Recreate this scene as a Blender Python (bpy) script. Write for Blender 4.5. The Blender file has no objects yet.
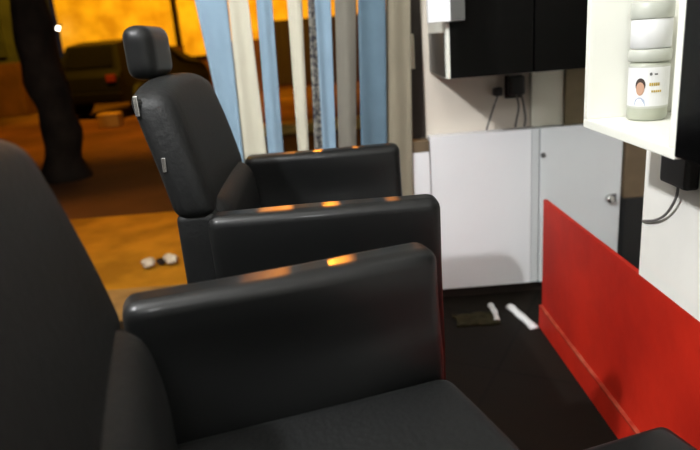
import bpy, bmesh, math, random
from math import sin, cos, radians, pi
from mathutils import Vector, Matrix, noise

S = bpy.context.scene
COL = S.collection
random.seed(4)

# ------------------------------------------------------------------ camera, world, lights, exposure
cam_d = bpy.data.cameras.new('camera')
cam = bpy.data.objects.new('camera', cam_d)
COL.objects.link(cam)
pitch, roll = radians(17.0), radians(4.6)
F = Vector((0, cos(pitch), -sin(pitch)))
R0 = Vector((1, 0, 0)); U0 = R0.cross(F)
R = cos(roll)*R0 - sin(roll)*U0
U = sin(roll)*R0 + cos(roll)*U0
m = Matrix((R, U, -F)).transposed().to_4x4()
m.translation = Vector((0, 0, 1.12))
cam.matrix_world = m
cam_d.sensor_width = 36; cam_d.lens = 36*620/700
cam_d.clip_start = 0.02; cam_d.clip_end = 200
cam_d.dof.use_dof = True; cam_d.dof.focus_distance = 1.2; cam_d.dof.aperture_fstop = 3.2
S.camera = cam

w = bpy.data.worlds.new('night'); S.world = w; w.use_nodes = True
w.node_tree.nodes['Background'].inputs[0].default_value = (0.012, 0.011, 0.016, 1)
w.node_tree.nodes['Background'].inputs[1].default_value = 0.6

def lamp(name, kind, loc, energy, col, size=.05, target=None, spot=None):
    d = bpy.data.lights.new(name, kind); d.energy = energy; d.color = col
    if kind == 'AREA': d.size = size
    else: d.shadow_soft_size = size
    if spot: d.spot_size = radians(spot); d.spot_blend = .6
    o = bpy.data.objects.new(name, d); COL.objects.link(o); o.location = loc
    if target is not None:
        o.rotation_euler = (Vector(target)-Vector(loc)).to_track_quat('-Z', 'Y').to_euler()
    return o
lamp('shop_bulb', 'POINT', (-0.9, 0.5, 2.08), 172, (.97, .985, 1.0), .035)
lamp('rear_fill', 'POINT', (-0.1, -1.1, 2.3), 46, (.97, .985, 1.0), .06)  # unseen fill light added behind the camera
lamp('street_light_far', 'SPOT', (-4.5, 10.5, 6.0), 3500, (1.0, .58, .02), .15, (-4.0, 17, 2.6), 105)
lamp('street_light_near', 'SPOT', (-2.2, 5.2, 4.6), 420, (1.0, .47, .02), .12, (-1.5, 3.4, 0), 62)
lamp('street_light_right', 'SPOT', (2.5, 10, 5.5), 2200, (1.0, .48, .02), .15, (1.5, 17, 2.5), 110)
lamp('street_light_door', 'SPOT', (-.45, 9.5, 4.15), 2100, (1.0, .30, .02), .05, (.04, 1.2, .8), 3.8)
lamp('road_fill', 'SPOT', (-4.2, 10.2, 6.2), 2000, (1.0, .40, .02), .12, (-3.9, 10.9, 0), 70)  # lamp added to brighten the road and the low block
vs = S.view_settings
vs.view_transform = 'Standard'; vs.look = 'None'; vs.gamma = 1; vs.use_curve_mapping = False
vs.exposure = 0.0

# ------------------------------------------------------------------ materials
MATS = {}
def mat(name, col, rough=.5, spec=.5, metal=0, var=0.0, scale=8.0, bump=0.0, bscale=60.0, col2=None, coat=0, emis=None, trans=0, alpha=1):
    mt = bpy.data.materials.new(name); mt.use_nodes = True
    nt = mt.node_tree; b = nt.nodes['Principled BSDF']
    b.inputs['Base Color'].default_value = (*col, 1)
    b.inputs['Roughness'].default_value = rough
    b.inputs['Specular IOR Level'].default_value = spec
    b.inputs['Metallic'].default_value = metal
    b.inputs['Coat Weight'].default_value = coat
    b.inputs['Transmission Weight'].default_value = trans
    if emis:
        b.inputs['Emission Color'].default_value = (*emis[0], 1); b.inputs['Emission Strength'].default_value = emis[1]
    tc = nt.nodes.new('ShaderNodeTexCoord')
    if var > 0 or col2:
        n = nt.nodes.new('ShaderNodeTexNoise'); n.inputs['Scale'].default_value = scale; n.inputs['Detail'].default_value = 5
        nt.links.new(tc.outputs['Object'], n.inputs['Vector'])
        r = nt.nodes.new('ShaderNodeValToRGB')
        c2 = col2 or tuple(c*(1-var) for c in col)
        r.color_ramp.elements[0].color = (*c2, 1); r.color_ramp.elements[0].position = .36
        r.color_ramp.elements[1].color = (*col, 1); r.color_ramp.elements[1].position = .64
        nt.links.new(n.outputs['Fac'], r.inputs['Fac']); nt.links.new(r.outputs['Color'], b.inputs['Base Color'])
    if bump > 0:
        n2 = nt.nodes.new('ShaderNodeTexNoise'); n2.inputs['Scale'].default_value = bscale; n2.inputs['Detail'].default_value = 4
        nt.links.new(tc.outputs['Object'], n2.inputs['Vector'])
        bp = nt.nodes.new('ShaderNodeBump'); bp.inputs['Strength'].default_value = bump; bp.inputs['Distance'].default_value = .01
        nt.links.new(n2.outputs['Fac'], bp.inputs['Height']); nt.links.new(bp.outputs['Normal'], b.inputs['Normal'])
    MATS[name] = mt
    return mt

vinyl = mat('black_vinyl', (.0035, .0038, .0038), .42, .2, bump=.06, bscale=9, coat=.10)
vinyl.node_tree.nodes['Principled BSDF'].inputs['Coat Roughness'].default_value = .12
vinyl_b = mat('black_vinyl_back', (.0045, .0048, .0048), .55, .2, bump=.15, bscale=120)
black_metal = mat('black_metal', (.012, .012, .012), .4, .5)
chrome = mat('worn_chrome', (.62, .62, .6), .25, .5, 1)
white_lam = mat('white_laminate', (.84, .84, .86), .35, .4, var=.03, scale=3)
white_warm = mat('white_cabinet_inside', (.74, .74, .67), .45, .4)
grey_lam = mat('grey_white_laminate', (.78, .81, .82), .35, .4, var=.04, scale=4)
gap_grey = mat('grey_gap_shade', (.62, .64, .65), .4, .4)
gloss_black = mat('gloss_black', (.0015, .0015, .0015), .15, .18)
dark_glass = mat('dark_grey_inset', (.028, .027, .025), .3, .4)
cream_wall = mat('cream_plaster', (.74, .67, .58), .8, .2, var=.05, scale=2.5, bump=.15, bscale=30)
cream_board = mat('cream_board', (.92, .91, .78), .6, .3)  # colour lightened in place of light falling on the board
white_wall = mat('white_plaster', (.93, .91, .85), .75, .2, var=.06, scale=3, bump=.1, bscale=25)
room_wall = mat('room_plaster', (.20, .19, .18), .8, .2, var=.05, scale=2)
red_paint = mat('red_paint', (.55, .021, .008), .6, .2, col2=(.38, .012, .005), scale=3.5, bump=.1, bscale=30)
red_worn = mat('worn_red_edge', (.42, .09, .05), .7, .1, col2=(.30, .02, .01), scale=18)
tan_wood = mat('tan_wood', (.30, .24, .14), .6, .3, var=.3, scale=6)
brown_wood = mat('brown_wood', (.17, .12, .07), .6, .3, var=.3, scale=10)
dark_wood = mat('dark_wood', (.03, .022, .016), .6, .3, var=.3, scale=8)
black_plastic = mat('black_plastic', (.010, .010, .010), .45, .4)
cable_grey = mat('grey_cable', (.16, .15, .14), .6, .3)
blue_cloth = mat('light_blue_cloth', (.21, .305, .39), .8, .2, var=.08, scale=5)
blue_deep = mat('steel_blue_cloth', (.105, .165, .215), .8, .2, var=.14, scale=6)
cream_cloth = mat('cream_cloth', (.50, .475, .38), .8, .2, var=.05, scale=5)
grey_cloth = mat('grey_beige_cloth', (.18, .168, .14), .85, .2, var=.1, scale=6)
beige_cloth = mat('beige_cloth', (.25, .22, .16), .85, .2, var=.1, scale=6)
lace_cloth = mat('dark_lace', (.24, .23, .20), .9, .1, col2=(.03, .03, .04), scale=70)
plate = mat('cream_metal_plate', (.55, .50, .38), .5, .4)
paper = mat('white_paper', (.80, .80, .80), .7, .2)
rag = mat('olive_rag', (.035, .03, .014), .9, .1, var=.4, scale=30)
jar_glass = mat('pale_green_plastic', (.36, .375, .30), .35, .5)
jar_label = mat('white_label', (.64, .64, .64), .5, .3)
lid_m = mat('grey_white_lid', (.42, .43, .38), .4, .4)
gold = mat('gold_print', (.42, .30, .06), .5, .3)
skin = mat('printed_skin', (.42, .25, .17), .6, .2)
hair = mat('printed_dark_hair', (.05, .035, .03), .7, .2)
shirt = mat('printed_pale_blue', (.34, .39, .50), .6, .2)
print_grey = mat('grey_print', (.12, .12, .12), .6, .2)
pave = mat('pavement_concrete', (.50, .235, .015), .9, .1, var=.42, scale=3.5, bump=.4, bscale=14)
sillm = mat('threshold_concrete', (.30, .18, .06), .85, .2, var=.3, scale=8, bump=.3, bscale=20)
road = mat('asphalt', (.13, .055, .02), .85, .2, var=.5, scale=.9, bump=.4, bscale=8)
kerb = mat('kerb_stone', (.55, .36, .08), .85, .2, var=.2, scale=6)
yellow_wall = mat('yellow_plaster', (.80, .54, .14), .85, .1, col2=(.50, .29, .05), scale=1.6, bump=.3, bscale=6)
maroon = mat('maroon_plinth', (.10, .035, .02), .8, .2, var=.4, scale=2)
gate_m = mat('dark_gate', (.02, .008, .006), .6, .3)
grey_shutter = mat('grey_shutter', (.045, .045, .045), .6, .3, var=.3, scale=3)
bark = mat('bark', (.030, .022, .016), .95, .1, var=.5, scale=5, bump=.8, bscale=9)
car_paint = mat('dark_car_paint', (.003, .0025, .0025), .5, .15)
car_glass = mat('dark_car_glass', (.008, .007, .006), .12, .5)
tyre = mat('tyre_rubber', (.008, .008, .008), .8, .2)
tail = mat('tail_light', (.12, .015, .006), .3, .5)
stone = mat('pale_rubble', (.62, .55, .42), .9, .1, var=.3, scale=20)
bulb_m = mat('lit_white_bulb', (1, 1, .95), .5, .2, emis=((1, .95, .8), 14))
bulb_in = mat('lit_shop_bulb', (1, 1, 1), .5, .2, emis=((1, .97, .92), 30))

# dark tiled floor
floor_m = mat('dark_floor_tiles', (.022, .018, .014), .7, .10)
nt = floor_m.node_tree; b = nt.nodes['Principled BSDF']
tc = nt.nodes.new('ShaderNodeTexCoord'); br = nt.nodes.new('ShaderNodeTexBrick')
br.offset = 0; br.inputs['Scale'].default_value = 1; br.inputs['Brick Width'].default_value = .4; br.inputs['Row Height'].default_value = .4
br.inputs['Mortar Size'].default_value = .006
br.inputs['Color1'].default_value = (.013, .010, .007, 1); br.inputs['Color2'].default_value = (.010, .008, .006, 1); br.inputs['Mortar'].default_value = (.006, .005, .004, 1)
mp = nt.nodes.new('ShaderNodeMapping'); mp.inputs['Rotation'].default_value = (0, 0, .5)
nt.links.new(tc.outputs['Object'], mp.inputs['Vector']); nt.links.new(mp.outputs['Vector'], br.inputs['Vector']); nt.links.new(br.outputs['Color'], b.inputs['Base Color'])

# ------------------------------------------------------------------ helpers
def link(name, me, mt, parent=None, loc=(0, 0, 0), smooth=False):
    mts = mt if isinstance(mt, (list, tuple)) else [mt]
    for q in mts: me.materials.append(q)
    if smooth:
        for p in me.polygons: p.use_smooth = True
    o = bpy.data.objects.new(name, me); COL.objects.link(o); o.location = loc
    if parent: o.parent = parent
    return o
def bm_obj(name, bm, mt, parent=None, loc=(0, 0, 0), smooth=False):
    me = bpy.data.meshes.new(name); bmesh.ops.recalc_face_normals(bm, faces=bm.faces); bm.to_mesh(me); bm.free()
    return link(name, me, mt, parent, loc, smooth)
def thing(name, label, cat, loc=(0, 0, 0), rz=0, group=None):
    o = bpy.data.objects.new(name, None); COL.objects.link(o); o.location = loc; o.rotation_euler = (0, 0, rz)
    o.empty_display_size = .1
    return tag(o, label, cat, group)
def tag(o, label, cat, group=None, kind=None):
    o['label'] = label; o['category'] = cat
    if group: o['group'] = group
    if kind: o['kind'] = kind
    return o
def structure(o):
    o['kind'] = 'structure'; return o
def box(bm, x0, x1, y0, y1, z0, z1, bev=0, mi=0):
    r = bmesh.ops.create_cube(bm, size=1)
    vsx = r['verts']
    for v in vsx:
        v.co = Vector(((x0+x1)/2+v.co.x*(x1-x0), (y0+y1)/2+v.co.y*(y1-y0), (z0+z1)/2+v.co.z*(z1-z0)))
    fs = {f for v in vsx for f in v.link_faces}
    for f in fs: f.material_index = mi
    if bev > 0:
        es = list({e for v in vsx for e in v.link_edges})
        bmesh.ops.bevel(bm, geom=es, offset=bev, segments=2, affect='EDGES', profile=.6)
def box_obj(name, x0, x1, y0, y1, z0, z1, mt, parent=None, bev=0, org=None):
    """box given in the parent's (or world) coordinates; a top-level one gets its origin at its base centre"""
    bm = bmesh.new()
    if parent is None:
        c = ((x0+x1)/2, (y0+y1)/2, z0)
        box(bm, x0-c[0], x1-c[0], y0-c[1], y1-c[1], z0-c[2], z1-c[2], bev)
        return bm_obj(name, bm, mt, None, c)
    box(bm, x0, x1, y0, y1, z0, z1, bev)
    return bm_obj(name, bm, mt, parent)
def axis_samples(h, r, n=5, inner=7):
    L = [-h + r*(1-cos(pi/2*i/n)) for i in range(n+1)]
    a, bq = -h+r, h-r
    mid = [a+(bq-a)*i/inner for i in range(1, inner)] if bq-a > 1e-6 else []
    return L[:-1]+[a]+mid+[bq]+[-q for q in reversed(L[:-1])] if bq-a > 1e-6 else L+[-q for q in reversed(L[:-1])]
def rbox(name, x0, x1, y0, y1, z0, z1, r, mt, parent, deform=None, inner=7):
    """softly rounded upholstered block, optionally deformed"""
    hs = ((x1-x0)/2, (y1-y0)/2, (z1-z0)/2); cen = Vector(((x0+x1)/2, (y0+y1)/2, (z0+z1)/2))
    AX = [axis_samples(hh, min(r, hh), 4, inner) for hh in hs]
    bm = bmesh.new()
    for ax in range(3):
        u, v = (ax+1) % 3, (ax+2) % 3
        for sg in (-1, 1):
            grid = []
            for a in AX[u]:
                row = []
                for c in AX[v]:
                    p = [0, 0, 0]; p[ax] = sg*hs[ax]; p[u] = a; p[v] = c
                    core = [max(-(hs[k]-min(r, hs[k])), min(hs[k]-min(r, hs[k]), p[k])) for k in range(3)]
                    d = Vector(p)-Vector(core)
                    q = Vector(core)+(d.normalized()*min(r, min(hs)) if d.length > 1e-9 else d)
                    if d.length > 1e-9 and r <= min(hs): q = Vector(core)+d.normalized()*r
                    q = q+cen
                    if deform: q = Vector(deform(q))
                    row.append(bm.verts.new(q))
                grid.append(row)
            for i in range(len(grid)-1):
                for j in range(len(grid[0])-1):
                    bm.faces.new((grid[i][j], grid[i+1][j], grid[i+1][j+1], grid[i][j+1]))
    bmesh.ops.remove_doubles(bm, verts=bm.verts, dist=1e-5)
    return bm_obj(name, bm, mt, parent, smooth=True)
def lathe(bm, prof, seg=32, cx=0, cy=0, mi=0):
    rings = []
    for (rr, z) in prof:
        rings.append([bm.verts.new((cx+rr*cos(2*pi*i/seg), cy+rr*sin(2*pi*i/seg), z)) for i in range(seg)])
    for a, bq in zip(rings, rings[1:]):
        for i in range(seg):
            f = bm.faces.new((a[i], a[(i+1) % seg], bq[(i+1) % seg], bq[i])); f.material_index = mi
    bm.faces.new(rings[0][::-1]).material_index = mi; bm.faces.new(rings[-1]).material_index = mi
def tube(bm, pts, r, seg=8):
    pts = [Vector(p) for p in pts]; rings = []
    rad = r if isinstance(r, (list, tuple)) else [r]*len(pts)
    for i, p in enumerate(pts):
        t = (pts[min(i+1, len(pts)-1)]-pts[max(i-1, 0)]).normalized()
        s = t.cross(Vector((0, 0, 1)) if abs(t.z) < .9 else Vector((1, 0, 0))).normalized(); q = t.cross(s)
        rings.append([bm.verts.new(p+(s*cos(2*pi*k/seg)+q*sin(2*pi*k/seg))*rad[i]) for k in range(seg)])
    for a, c in zip(rings, rings[1:]):
        for k in range(seg): bm.faces.new((a[k], a[(k+1) % seg], c[(k+1) % seg], c[k]))
    bm.faces.new(rings[0][::-1]); bm.faces.new(rings[-1])
def curve_pts(P, n=24):
    """Catmull-Rom through control points"""
    P = [Vector(p) for p in P]; Q = [P[0]]+P+[P[-1]]; out = []
    for i in range(1, len(Q)-2):
        for k in range(n):
            t = k/n; a, b_, c, d = Q[i-1], Q[i], Q[i+1], Q[i+2]
            out.append(.5*((2*b_)+(c-a)*t+(2*a-5*b_+4*c-d)*t*t+(3*b_-a-3*c+d)*t**3))
    out.append(P[-1]); return out
def copy_tree(o, parent=None):
    c = o.copy(); COL.objects.link(c)
    if parent: c.parent = parent
    for ch in list(o.children): copy_tree(ch, c)
    return c

WALL_Y = 2.5          # inner face of the wall with the doorway
RX = .70              # face of the right wall

# ------------------------------------------------------------------ room shell
def sbox(name, x0, x1, y0, y1, z0, z1, mt, bev=0): return structure(box_obj(name, x0, x1, y0, y1, z0, z1, mt, None, bev))
sbox('floor', -2.3, 1.3, -2.3, 2.5, -.1, 0, floor_m)
sbox('ceiling', -2.4, 1.4, -2.4, 2.75, 2.6, 2.7, white_wall)
bm = bmesh.new()
box(bm, .335, 1.3, 0, .16, 0, 2.6); box(bm, -2.3, .335, 0, .16, 2.2, 2.6); box(bm, -2.3, -1.7, 0, .16, 0, 2.2)
structure(bm_obj('wall_back', bm, cream_wall, None, (0, WALL_Y, 0)))
bm = bmesh.new()
box(bm, RX, 1.3, -2.3, 1.41, .503, 2.6); box(bm, RX+.0135, 1.3, -2.3, 1.41, 0, .503); box(bm, 1.26, 1.3, 1.41, 2.5, 0, 2.6)
structure(bm_obj('wall_right', bm, white_wall))
sbox('trim_1', RX, RX+.013, -2.3, 2.14, 0, .503, red_paint)
bm = bmesh.new()
box(bm, RX-.010, RX, -2.3, 2.14, 0, .085, mi=0); box(bm, RX-.0115, RX, -2.3, 2.14, .085, .091, mi=1)
structure(bm_obj('baseboard_right', bm, [red_paint, red_worn]))
sbox('wall_left', -2.4, -2.3, -2.3, 2.66, 0, 2.6, room_wall)
sbox('wall_rear', -2.4, 1.4, -2.4, -2.3, 0, 2.6, room_wall)
sbox('shade_strip_back', .335, 1.26, WALL_Y-.02, WALL_Y, 0, .055, dark_wood)  # dark strip painting in the shade beneath the low cabinets
# door frame in the wall's end
fr = thing('door_1', None, None); del fr['label']; del fr['category']; structure(fr)
fr.location = (.31, WALL_Y, 0)
bm = bmesh.new(); box(bm, -.028, .024, -.012, .17, 0, 2.2, .004); bm_obj('door_frame', bm, dark_wood, fr)
bm = bmesh.new(); box(bm, -.028, -.008, -.018, -.012, .975, 1.105, .002); bm_obj('strike_plate', bm, plate, fr)

# ------------------------------------------------------------------ outside
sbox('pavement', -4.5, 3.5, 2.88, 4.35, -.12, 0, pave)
sbox('door_sill', -1.7, .30, 2.5, 2.88, -.1, .004, sillm, .003)
sbox('road', -30, 22, 4.35, 32, -.3, -.1, road)
sbox('kerb_strip', -1.9, 3.5, 8.4, 8.75, -.1, .03, kerb, .02)

# ------------------------------------------------------------------ street building, tree, car
bl = thing('street_building', 'yellow plastered building lit orange by street lamps across the road', 'building', (-3, 17, -.1))
bm = bmesh.new(); box(bm, -4.1, 12, 0, 1, 1.30, 7); bm_obj('wall', bm, yellow_wall, bl)
bm = bmesh.new(); box(bm, -4.1, 12, -.08, 1, 0, 1.30, .01); bm_obj('plinth', bm, maroon, bl)
bm = bmesh.new(); box(bm, -.92, -.3, -.25, 0, 1.0, 7, .02); bm_obj('pilaster', bm, yellow_wall, bl)
bm = bmesh.new(); tube(bm, [(-1.06, -.1, 1.3), (-1.06, -.1, 6.8)], .06); bm_obj('drainpipe', bm, gate_m, bl, smooth=True)
bm = bmesh.new()
box(bm, 1.3, 6.2, -.12, -.08, .1, 1.72)
for k in range(24): box(bm, 1.3+.2*k, 1.36+.2*k, -.17, -.12, .1, 1.72)
bm_obj('gate', bm, gate_m, bl)
gb = thing('shuttered_shop', 'dim grey shuttered shop front at the far left of the street', 'building', (-11, 15.2, -.1))
bm = bmesh.new(); box(bm, -3, 3.7, .1, 2, 0, 5); bm_obj('wall', bm, grey_shutter, gb)
bm = bmesh.new()
for k in range(34): box(bm, -2.6, 3.3, .0, .1, 1.35+.09*k, 1.42+.09*k, .008)
bm_obj('shutter', bm, grey_shutter, gb)
bm = bmesh.new(); box(bm, -3, 3.7, -.4, .1, 0, 1.2, .03); bm_obj('step_wall', bm, maroon, gb)

tr = thing('tree', 'dark tree trunk standing on the street between the shuttered shop and the car', 'tree', (-2.95, 6.5, -.1))
bm = bmesh.new()
P = curve_pts([(0, 0, 0), (.03, 0, .5), (-.02, 0, 1.2), (.0, 0, 2.0), (.12, 0, 2.8), (.10, .1, 4.2)], 8)
n = len(P); tube(bm, P, [.21-.03*min(1, i/n*2.2)+(.05*max(0, 1-i/4)) for i in range(n)], 14)
for v in bm.verts:
    d = noise.noise(v.co*3.1)*.06; v.co.x += d; v.co.y += d*.6
bm_obj('trunk', bm, bark, tr, smooth=True)
for q in ([(-.02, 0, 1.7), (-.22, .05, 2.2), (-.42, .1, 3.0), (-.6, .2, 4.2)], [(.05, 0, 2.3), (.35, .1, 3.0), (.6, .1, 3.9)]):
    bm = bmesh.new(); pp = curve_pts(q, 8); tube(bm, pp, [.11-.05*i/len(pp) for i in range(len(pp))], 10); bm_obj('branch', bm, bark, tr, smooth=True)

car = thing('parked_car', 'dark parked car on the far side of the street beside the tree trunk', 'car', (-4.95, 12.6, -.1), radians(-18))
prof = [(-.02, .30), (-.05, .55), (0, .80), (.12, .92), (.35, 1.42), (.9, 1.50), (1.75, 1.46), (2.45, .98), (3.3, .85), (3.5, .62), (3.5, .30)]
bm = bmesh.new()
ws = [.78 if z < 1 else .60 for (_, z) in prof]
Lr = [[bm.verts.new((s*ww, y, z)) for (y, z), ww in zip(prof, ws)] for s in (-1, 1)]
for i in range(len(prof)):
    j = (i+1) % len(prof); bm.faces.new((Lr[0][i], Lr[0][j], Lr[1][j], Lr[1][i]))
bm.faces.new(Lr[0]); bm.faces.new(Lr[1][::-1])
bmesh.ops.triangulate(bm, faces=[f for f in bm.faces if len(f.verts) > 4])
bm_obj('body', bm, car_paint, car)
bm = bmesh.new(); vv = [bm.verts.new(p) for p in ((-.60, .13, 1.0), (.60, .13, 1.0), (.50, .325, 1.38), (-.50, .325, 1.38))]; f = bm.faces.new(vv)
bmesh.ops.solidify(bm, geom=[f], thickness=.02); bm_obj('rear_window', bm, car_glass, car)
bm = bmesh.new(); box(bm, -.80, .80, -.14, .04, .32, .52, .04); bm_obj('bumper', bm, car_paint, car)
for s in (-1, 1):
    bm = bmesh.new(); box(bm, s*.62-.10, s*.62+.10, -.07, .02, .70, .84, .02); bm_obj('tail_light', bm, tail, car)
    for yy in (.65, 2.75):
        bm = bmesh.new(); lathe(bm, [(.16, -.09), (.29, -.09), (.31, -.05), (.31, .05), (.29, .09), (.16, .09)], 24)
        bmesh.ops.rotate(bm, verts=bm.verts, matrix=Matrix.Rotation(pi/2, 3, 'Y'))
        bmesh.ops.translate(bm, verts=bm.verts, vec=(s*.74, yy, .31)); bm_obj('wheel', bm, tyre, car)

kb = box_obj('glint_block', -4.22, -3.86, 10.9, 11.2, -.1, .14, kerb, None, .02)  # added block standing in for a bright glint of light on the ground
tag(kb, 'added low block standing in for a pool of light on the road to the right of the tree trunk', 'block')
lb = thing('wall_lamp', 'small lit white lamp on the yellow wall beside the tree trunk', 'lamp', (-7.02, 16.9, 1.85))
bm = bmesh.new(); bmesh.ops.create_uvsphere(bm, u_segments=16, v_segments=10, radius=.042); bmesh.ops.translate(bm, verts=bm.verts, vec=(0, -.14, 0)); bm_obj('bulb', bm, bulb_m, lb, smooth=True)
bm = bmesh.new(); tube(bm, [(0, .1, .08), (0, -.08, .08), (0, -.14, .05)], .02); bm_obj('bracket', bm, gate_m, lb)

for (sx, sy, sr, lab) in ((-1.10, 3.17, .035, 'small pale stone on the orange pavement, left of the dark one'), (-.985, 3.20, .04, 'larger pale stone on the orange pavement nearest the back of the chair'), (-1.045, 3.21, .026, 'dark stone lying between two pale stones on the pavement')):
    bm = bmesh.new(); bmesh.ops.create_icosphere(bm, subdivisions=3, radius=sr)
    for v in bm.verts: v.co *= 1+.5*noise.noise(v.co*30+Vector((sx*9, sy, 0))); v.co.z *= .7
    zm = min(v.co.z for v in bm.verts)
    o = bm_obj('stone', bm, bark if 'dark' in lab[:5] else stone, None, (sx, sy, -zm), True)
    tag(o, lab, 'stone', 'rubble on the pavement')

# ------------------------------------------------------------------ strip curtain in the doorway
bm = bmesh.new(); tube(bm, [(-1.6, 0, 0), (.33, 0, 0)], .012)
for xx in (-1.5, -.6, .31): box(bm, xx-.01, xx+.01, 0, .10, -.012, .012)
tag(bm_obj('curtain_rail', bm, black_metal, None, (0, 2.40, 2.16), True), 'metal rail above the doorway carrying the strip curtain', 'rail')
CY = 2.40
strips = [  # edges at z 1.27 and z .70 (on the y=2.5 plane), depth offset, material, label
    (-.515, -.395, -.464, -.408, 0, blue_cloth, 'wide light blue curtain strip, first from the left in the doorway'),
    (-.391, -.316, -.412, -.315, .008, cream_cloth, 'bright cream curtain strip right beside the wide light blue one'),
    (-.286, -.226, -.308, -.246, 0, blue_cloth, 'narrow light blue curtain strip between two cream strips'),
    (-.170, -.113, -.186, -.142, .006, cream_cloth, 'narrow cream curtain strip beside the dark mottled lace strip'),
    (-.092, -.054, -.120, -.080, .024, lace_cloth, 'dark mottled lace strip hanging between a cream and a blue strip'),
    (-.064, -.003, -.085, -.032, 0, blue_cloth, 'light blue curtain strip between the lace strip and the grey one'),
    (.012, .095, -.022, .053, .01, grey_cloth, 'grey-beige curtain strip between two blue strips'),
    (.099, .205, .070, .175, 0, blue_deep, 'deep blue curtain strip beside the beige strip at the door frame'),
    (.208, .301, .177, .280, .008, beige_cloth, 'beige curtain strip hanging right against the dark door frame')]
for (a0, a1, b0, b1, dy, mt, lab) in strips:
    bm = bmesh.new(); NZ, NX = 30, 10; g = []
    k = CY/2.5
    for side in (0, 1):
        gg = []
        for i in range(NZ+1):
            z = 2.15-(2.15-.06)*i/NZ
            t = (1.27-z)/.57
            t = max(-.15, min(1.25, t))
            l = (a0+(b0-a0)*t)*k; r_ = (a1+(b1-a1)*t)*k
            row = []
            for j in range(NX+1):
                s = j/NX
                y = .007*sin(s*pi*2.0+a0*40+z*.8)*min(1, (r_-l)/.05)+.004*sin(z*3+a0*17)
                row.append(bm.verts.new((l+(r_-l)*s, y+dy+(.002 if side else -.002), z)))
            gg.append(row)
        g.append(gg)
    for gi, gg in enumerate(g):
        for i in range(NZ):
            for j in range(NX):
                q = (gg[i][j], gg[i][j+1], gg[i+1][j+1], gg[i+1][j]); bm.faces.new(q if gi else q[::-1])
    for i in range(NZ):
        for j in (0, NX): bm.faces.new((g[0][i][j], g[1][i][j], g[1][i+1][j], g[0][i+1][j]))
    for j in range(NX):
        for i in (0, NZ): bm.faces.new((g[0][i][j], g[1][i][j], g[1][i][j+1], g[0][i][j+1]))
    o = bm_obj('curtain_strip', bm, mt, None, (0, CY, 0), True)
    tag(o, lab, 'curtain', 'strips of the door curtain')

# ------------------------------------------------------------------ barber chairs
def back_deform(p):
    x, y, z = p
    zz = z-.62
    x -= .055*(zz/.43)+.03*(max(0, zz/.43))**2            # leans back and curves
    if z > .80:
        k = (z-.80)/.25; y *= 1-.09*k*k                  # shoulders draw in
        z -= .02*(abs(y)/.23)**3*k*k
    x -= .004*cos(min(1, abs(y)/.27)*pi/2)
    return (x, y, z)
def arm_deform(sgn):
    def f(p):
        x, y, z = p
        if y*sgn < .31 and z < .70:                       # inner face swells towards the seat
            k = min(1, (.70-z)/.07); y -= sgn*.022*k*k*(3-2*k)*(.65+.35*sin(x*17+.6))
        if y*sgn < .33: y += sgn*.003*sin(x*15+z*22)
        return (x, y, z)
    return f
def seat_deform(p):
    x, y, z = p
    if z > .57:
        z += .010*(1-(y/.27)**2)-.006
    return (x, y, z)
def lumbar_deform(p):
    x, y, z = p
    k = max(0, (z-.70)/.125)
    x -= .022*k*k
    return (x, y, z)
def make_chair(label):
    t = thing('barber_chair', label, 'chair', group='barber chairs')
    rbox('seat', -.25, .222, -.272, .272, .47, .618, .028, vinyl_b, t, seat_deform)
    bk = rbox('backrest', -.282, -.198, -.27, .27, .785, 1.065, .03, vinyl_b, t, back_deform, 10)
    for z, xx, hz in ((1.020, -.352, .020), (.905, -.314, .015)):
        bm = bmesh.new(); yy = .27*(1-.09*((z-.80)/.25)**2); box(bm, xx-.001, xx+.008, -yy-.001, -yy+.012, z-hz, z+hz, .002); o = bm_obj('side_plate', bm, chrome, bk); o['label'] = 'small silver plate on the side of the backrest'
    rbox('back_support', -.308, -.225, -.262, .262, .40, .80, .015, vinyl_b, t)
    rbox('lumbar_cushion', -.26, -.188, -.235, .235, .60, .828, .045, vinyl_b, t, lumbar_deform)
    for s in (-1, 1):
        a, c = sorted((s*.2725, s*.3425)); rbox('armrest', -.232, .217, a, c, .33, .810, .022, vinyl, t, arm_deform(s), 12)
    h = rbox('headrest', -.405, -.341, -.096, .096, 1.060, 1.174, .027, vinyl, t)
    for s in (-1, 1):
        bm = bmesh.new(); tube(bm, [(-.362, s*.04, 1.0), (-.372, s*.04, 1.09)], .006); bm_obj('headrest_post', bm, chrome, h, smooth=True)
    rbox('seat_frame', -.29, .19, -.26, .26, .34, .475, .015, black_metal, t)
    bm = bmesh.new(); lathe(bm, [(.075, .06), (.07, .10), (.045, .13), (.045, .345)], 24); o = bm_obj('pedestal', bm, chrome, t, smooth=True); o['label'] = 'chrome pedestal'
    bm = bmesh.new(); lathe(bm, [(.27, 0), (.27, .02), (.24, .04), (.08, .062)], 40); o = bm_obj('base', bm, black_metal, t, smooth=True)
    return t
c1 = make_chair('near black vinyl barber chair with a padded leg rest, filling the lower left')
c1.location = (-.0002, .5285, 0); c1.rotation_euler.z = radians(16.5)
c2 = copy_tree(c1)
c2.location = (-.0485, 1.4725, 0); c2.rotation_euler.z = radians(1.5)
c2['label'] = 'black vinyl barber chair with upright headrest in front of the strip curtain'
lr = rbox('leg_rest', .30, .625, -.245, .245, .375, .425, .022, vinyl, c1)
for s in (-1, 1):
    bm = bmesh.new(); tube(bm, [(.15, s*.10, .40), (.40, s*.10, .39)], .012); bm_obj('support_bar', bm, black_metal, lr, smooth=True)

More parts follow.
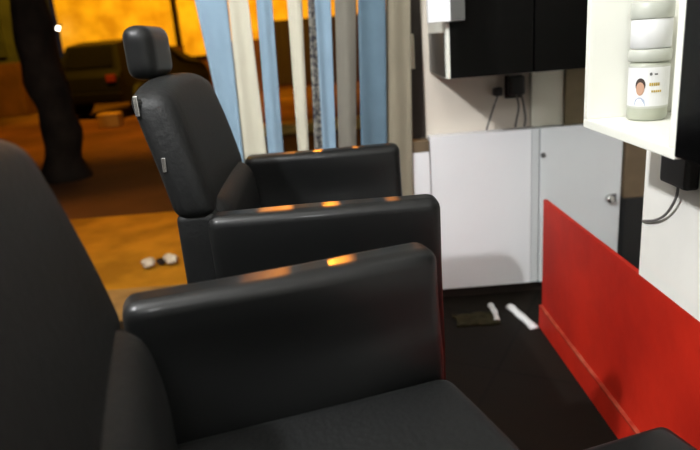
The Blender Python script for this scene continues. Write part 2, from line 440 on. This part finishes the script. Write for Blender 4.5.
# ------------------------------------------------------------------ white cabinet on the back wall, corner cabinet
CF = 2.43
wc = thing('white_cabinet', 'white low wall cabinet with a plain door, facing the barber chairs', 'cabinet', (.54, CF, .058))
bm = bmesh.new(); box(bm, -.200, .236, .014, .068, 0, .652, .002); bm_obj('carcass', bm, white_lam, wc)
bm = bmesh.new(); box(bm, -.200, .204, 0, .014, 0, .652, .002); bm_obj('door', bm, white_lam, wc)
bm = bmesh.new(); box(bm, .206, .236, .003, .014, 0, .652, .002); o = bm_obj('gap_strip', bm, gap_grey, wc)  # grey paints in the shaded gap between the two cabinet doors
cc = thing('corner_cabinet', 'grey-white cabinet with a round chrome lock behind the red low wall', 'cabinet', (.95, CF, .058))
bm = bmesh.new(); box(bm, -.170, .165, .014, .068, 0, .652, .002); bm_obj('carcass', bm, grey_lam, cc)
bm = bmesh.new(); box(bm, -.170, .160, 0, .014, 0, .652, .002); dr = bm_obj('door', bm, grey_lam, cc)
def front_disc(prof, x, z, y=0):
    bm = bmesh.new(); lathe(bm, prof, 20)
    bmesh.ops.rotate(bm, verts=bm.verts, matrix=Matrix.Rotation(pi/2, 3, 'X')); bmesh.ops.translate(bm, verts=bm.verts, vec=(x, y, z)); return bm
bm = front_disc([(.014, 0), (.017, .004), (.017, .022), (.012, .028)], .112, .345)
o = bm_obj('lock', bm, chrome, dr, smooth=True); o['label'] = 'chrome lock'
bm = bmesh.new(); box(bm, .118, .142, -.004, 0, .330, .362, .001); bm_obj('lock_plate', bm, print_grey, dr)
bm = front_disc([(.010, 0), (.010, .006)], -.160, .545); bm_obj('keyhole', bm, print_grey, dr)

pw = thing('wooden_stub', 'short white post with a brown wooden cap between the beige strip and white cabinet', 'post', (.302, 2.42, 0))
bm = bmesh.new(); box(bm, -.036, .034, 0, .062, 0, .655, .003); bm_obj('post', bm, white_lam, pw)
bm = bmesh.new(); box(bm, -.036, .034, .0, .062, .655, .700, .003); bm_obj('cap', bm, brown_wood, pw)

# ------------------------------------------------------------------ upper cabinets
bc = thing('black_cabinet', 'glossy black double-door wall cabinet above the white cabinet', 'cabinet', (.36, 2.1, .955))
bm = bmesh.new(); box(bm, .012, .65, .018, .395, .004, .75, .002); bm_obj('carcass', bm, gloss_black, bc)
bm = bmesh.new(); box(bm, 0, .012, 0, .395, 0, .75, .002); sp = bm_obj('side_panel', bm, white_warm, bc); sp['label'] = 'white side panel'
bm = bmesh.new(); box(bm, -.003, 0, .03, .375, .004, .148, .001); o = bm_obj('inset', bm, dark_glass, sp); o['label'] = 'dark grey inset'
for a, c in ((.013, .286), (.290, .65)):
    bm = bmesh.new(); box(bm, a, c, 0, .018, 0, .75, .002); bm_obj('door', bm, gloss_black, bc)
wb = thing('white_box', 'white box fixed across the upper left end of the black cabinet', 'box', (.36, 2.08, 1.136))
bm = bmesh.new(); box(bm, -.06, .056, -.018, .018, 0, .46, .003); bm_obj('body', bm, white_lam, wb)
bm = bmesh.new(); box(bm, .010, .056, -.021, -.018, .001, .459, .001); o = bm_obj('shaded_front', bm, mat('shaded_front_grey', (.085, .085, .08), .4, .3), wb); o['label'] = 'shaded front of the white box'  # grey sheet paints the shaded front of the white box

oc = thing('open_cabinet', 'bright white open wall cabinet holding product jars on the right', 'cabinet', (.5, .922, .900))
T = .018
bm = bmesh.new(); box(bm, 0, .2, 0, .36, 0, T, .002); bm_obj('bottom_panel', bm, white_warm, oc)
bm = bmesh.new(); box(bm, 0, .2, 0, .36, .60-T, .60, .002); bm_obj('top_panel', bm, white_warm, oc)
for y in (0, .36-T):
    bm = bmesh.new(); box(bm, 0, .2, y, y+T, T, .60-T, .002); bm_obj('side_panel', bm, white_warm, oc)
bm = bmesh.new(); box(bm, .19, .2, T, .36-T, T, .60-T); bm_obj('back_panel', bm, white_warm, oc)
b2 = thing('black_wall_cabinet', 'glossy black closed wall cabinet right of the open white one', 'cabinet', (.5, .45, .905))
bm = bmesh.new(); box(bm, .018, .2, 0, .472, 0, .60, .002); bm_obj('carcass', bm, gloss_black, b2)
bm = bmesh.new(); box(bm, 0, .017, 0, .472, 0, .60, .003); bm_obj('door', bm, gloss_black, b2)

# jars in the open cabinet
JX, JY, JZ, JR = .597, 1.213, .9187, .036
def on_cyl(R_, th, z): return (R_*cos(th), R_*sin(th), z)
def patch(bm, outline, R_, th0):
    """flat printed shape (s, z outline in metres) wrapped on a cylinder, facing th0"""
    vs_ = [bm.verts.new(on_cyl(R_, th0+s/R_, z)) for (s, z) in outline]; f = bm.faces.new(vs_)
    return f
def ell(cx, cz, rx, rz, n=18): return [(cx+rx*cos(2*pi*i/n), cz+rz*sin(2*pi*i/n)) for i in range(n)]
jar = thing('product_jar', 'pale jar with a portrait label standing at the bottom of the open cabinet', 'jar', (JX, JY, JZ), 0, 'jars in the open cabinet')
bm = bmesh.new(); lathe(bm, [(.033, 0), (JR, .004), (JR, .104), (.032, .110)], 40); bm_obj('body', bm, jar_glass, jar, smooth=True)
bm = bmesh.new(); lathe(bm, [(.035, .110), (.038, .112), (.038, .130), (.035, .133)], 40); bm_obj('lid', bm, lid_m, jar, smooth=True)
bm = bmesh.new(); N = 40; Rl = JR+.0006
for z0, z1, mi in ((.028, .100, 0), (.024, .028, 1), (.100, .104, 1)):  # thin grey bands paint shadow lines along the label's edges
    ra = [bm.verts.new(on_cyl(Rl, 2*pi*i/N, z0)) for i in range(N)]; rb = [bm.verts.new(on_cyl(Rl, 2*pi*i/N, z1)) for i in range(N)]
    for i in range(N): bm.faces.new((ra[i], ra[(i+1) % N], rb[(i+1) % N], rb[i])).material_index = mi
lbm = bm_obj('paper_label', bm, [jar_label, lid_m], jar)
th = math.atan2(-JY, -JX)
SH = -.014
for nm, outl, mt, dr_ in (('printed_shirt', [(SH-.011, .029), (SH+.011, .029), (SH+.009, .040), (SH+.003, .045), (SH-.003, .045), (SH-.009, .040)], shirt, .0004),
                     ('printed_hair', ell(SH, .068, .0095, .013), hair, .0005),
                     ('printed_face', ell(SH, .061, .0078, .0125), skin, .0009)):
    bm = bmesh.new(); patch(bm, outl, Rl+dr_, th); bm_obj(nm, bm, mt, lbm)
bm = bmesh.new()
for s0, z0 in ((.002, .066), (.006, .054)):
    for q in range(5):
        a = s0+q*.0038; h_ = .006 if z0 > .06 else .004
        patch(bm, [(a, z0), (a+.003, z0), (a+.003, z0+h_), (a, z0+h_)], Rl+.0005, th)
bm_obj('gold_lettering', bm, gold, lbm)
bm = bmesh.new(); patch(bm, ell(.004, .088, .0025, .003), Rl+.0005, th); patch(bm, [(.010, .086), (.016, .086), (.016, .089), (.010, .089)], Rl+.0005, th); bm_obj('grey_print', bm, print_grey, lbm)
j2 = thing('product_jar', 'plain white tub stacked on the jar with the portrait label', 'jar', (JX, JY, JZ+.133), 0, 'jars in the open cabinet')
bm = bmesh.new(); lathe(bm, [(.031, 0), (.036, .003), (.036, .052), (.034, .054)], 40); bm_obj('body', bm, jar_label, j2, smooth=True)
bm = bmesh.new(); lathe(bm, [(.036, .054), (.0375, .056), (.0375, .082), (.035, .085)], 40); bm_obj('lid', bm, lid_m, j2, smooth=True)

# ------------------------------------------------------------------ corner niche boards, gap post, cables
tag(box_obj('cream_board', .757, .885, 2.475, 2.497, .712, .955, cream_board, None, .002), 'cream upright board in the corner under the black cabinet', 'board')
tag(box_obj('tan_post', .887, .985, 2.46, 2.497, .712, .955, tan_wood, None, .003), 'tan wooden post in the corner beside the cream board', 'post')
gp = thing('gap_post', 'brown wooden upright with a dark lower end beside the grey-white cabinet', 'post', (1.185, 2.44, 0))
bm = bmesh.new(); box(bm, -.066, .07, -.02, .055, .40, 1.5, .003); bm_obj('upright', bm, brown_wood, gp)
bm = bmesh.new(); box(bm, -.066, .07, -.03, .055, 0, .40, .004); bm_obj('foot_block', bm, black_plastic, gp)

ad = thing('power_adapter', 'black power adapter on the white wall under the black wall cabinet', 'adapter', (RX, 1.235, .77))
bm = bmesh.new(); box(bm, -.03, 0, -.05, .055, 0, .10, .008); bm_obj('body', bm, black_plastic, ad)
bm = bmesh.new(); tube(bm, curve_pts([(-.016, 0, .005), (-.014, .01, -.03), (-.010, .05, -.075), (-.008, .10, -.105), (-.006, .16, -.125)], 10), .003)
o = bm_obj('cable', bm, cable_grey, ad, smooth=True); o['label'] = 'grey cable'

sk = thing('wall_socket', 'wall socket with two black plugs behind the white cabinet', 'socket', (.69, WALL_Y, .80))
bm = bmesh.new(); box(bm, -.035, .035, -.010, 0, .03, .12, .004); bm_obj('face_plate', bm, dark_wood, sk)
bm = bmesh.new(); box(bm, -.030, .034, -.055, -.010, .045, .120, .010); bm_obj('plug', bm, black_plastic, sk)
bm = bmesh.new(); box(bm, -.085, -.050, -.040, 0, .045, .078, .008); bm_obj('plug', bm, black_plastic, sk)
for P in ([(.0, -.04, .05), (.01, -.045, .0), (.0, -.05, -.05), (-.005, -.05, -.08)], [(-.068, -.03, .05), (-.09, -.04, .0), (-.11, -.05, -.05), (-.12, -.05, -.082)], [(.02, -.04, .05), (.03, -.045, .0), (.035, -.05, -.05), (.03, -.05, -.08)]):
    bm = bmesh.new(); tube(bm, curve_pts(P, 10), .004); bm_obj('cable', bm, cable_grey, sk, smooth=True)

# ------------------------------------------------------------------ things on the floor under the white cabinet
def strip(name, P, wid, hgt, mt):
    P = [Vector(p) for p in curve_pts(P, 6)]; bm = bmesh.new(); rows = []
    for i, p in enumerate(P):
        t = (P[min(i+1, len(P)-1)]-P[max(i-1, 0)]); t.z = 0; t.normalize(); s = Vector((-t.y, t.x, 0))
        ww = wid*(1+.12*sin(i*1.3))
        rows.append([bm.verts.new(p+s*ww*a+Vector((0, 0, z))) for a, z in ((-.5, 0), (-.45, hgt*.6), (0, hgt*(1+.3*sin(i*.9))), (.45, hgt*.6), (.5, 0))])
    for a, c in zip(rows, rows[1:]):
        for k in range(5): bm.faces.new((a[k], a[(k+1) % 5], c[(k+1) % 5], c[k]))
    bm.faces.new(rows[0]); bm.faces.new(rows[-1][::-1])
    c = sum(P, Vector())/len(P)
    for v in bm.verts: v.co -= Vector((c.x, c.y, 0))
    return bm_obj(name, bm, mt, None, (c.x, c.y, 0), True)
tag(strip('paper_strip', [(.556, 2.36, 0), (.556, 2.29, 0), (.546, 2.21, 0)], .024, .014, paper), 'short white paper strip lying on the floor under the white cabinet', 'paper', 'white strips on the floor')
tag(strip('paper_strip', [(.628, 2.33, 0), (.648, 2.23, 0), (.668, 2.12, 0)], .034, .016, paper), 'longer white paper strip on the floor against the red wall', 'paper', 'white strips on the floor')
bm = bmesh.new(); bmesh.ops.create_grid(bm, x_segments=24, y_segments=16, size=1)
for v in bm.verts:
    x, y = v.co.x, v.co.y; d = 1+.25*noise.noise(Vector((x*1.5, y*1.5, 3)))
    v.co = Vector((x*.085*d, y*.05*d, .008+.006*noise.noise(Vector((x*3, y*3, 0)))))
ex = bmesh.ops.extrude_face_region(bm, geom=list(bm.faces))
for q in ex['geom']:
    if isinstance(q, bmesh.types.BMVert): q.co.z = 0
tag(bm_obj('floor_rag', bm, rag, None, (.475, 2.24, 0), True), 'flat olive brown rag on the dark floor beside the short white strip', 'rag')

# ------------------------------------------------------------------ the shop's bulb above the chairs
sb = thing('shop_lamp', 'bare lit bulb hanging from the ceiling over the near chair', 'lamp', (-.9, .5, 2.18))
bm = bmesh.new(); lathe(bm, [(.018, 0), (.02, .01), (.02, .05), (.012, .06)], 20); bm_obj('lamp_holder', bm, black_plastic, sb, smooth=True)
bm = bmesh.new(); tube(bm, [(0, 0, .06), (0, 0, .42)], .004); bm_obj('cord', bm, black_plastic, sb)
bm = bmesh.new(); bmesh.ops.create_uvsphere(bm, u_segments=20, v_segments=12, radius=.03); bmesh.ops.translate(bm, verts=bm.verts, vec=(0, 0, -.026)); bm_obj('bulb', bm, bulb_in, sb, smooth=True)
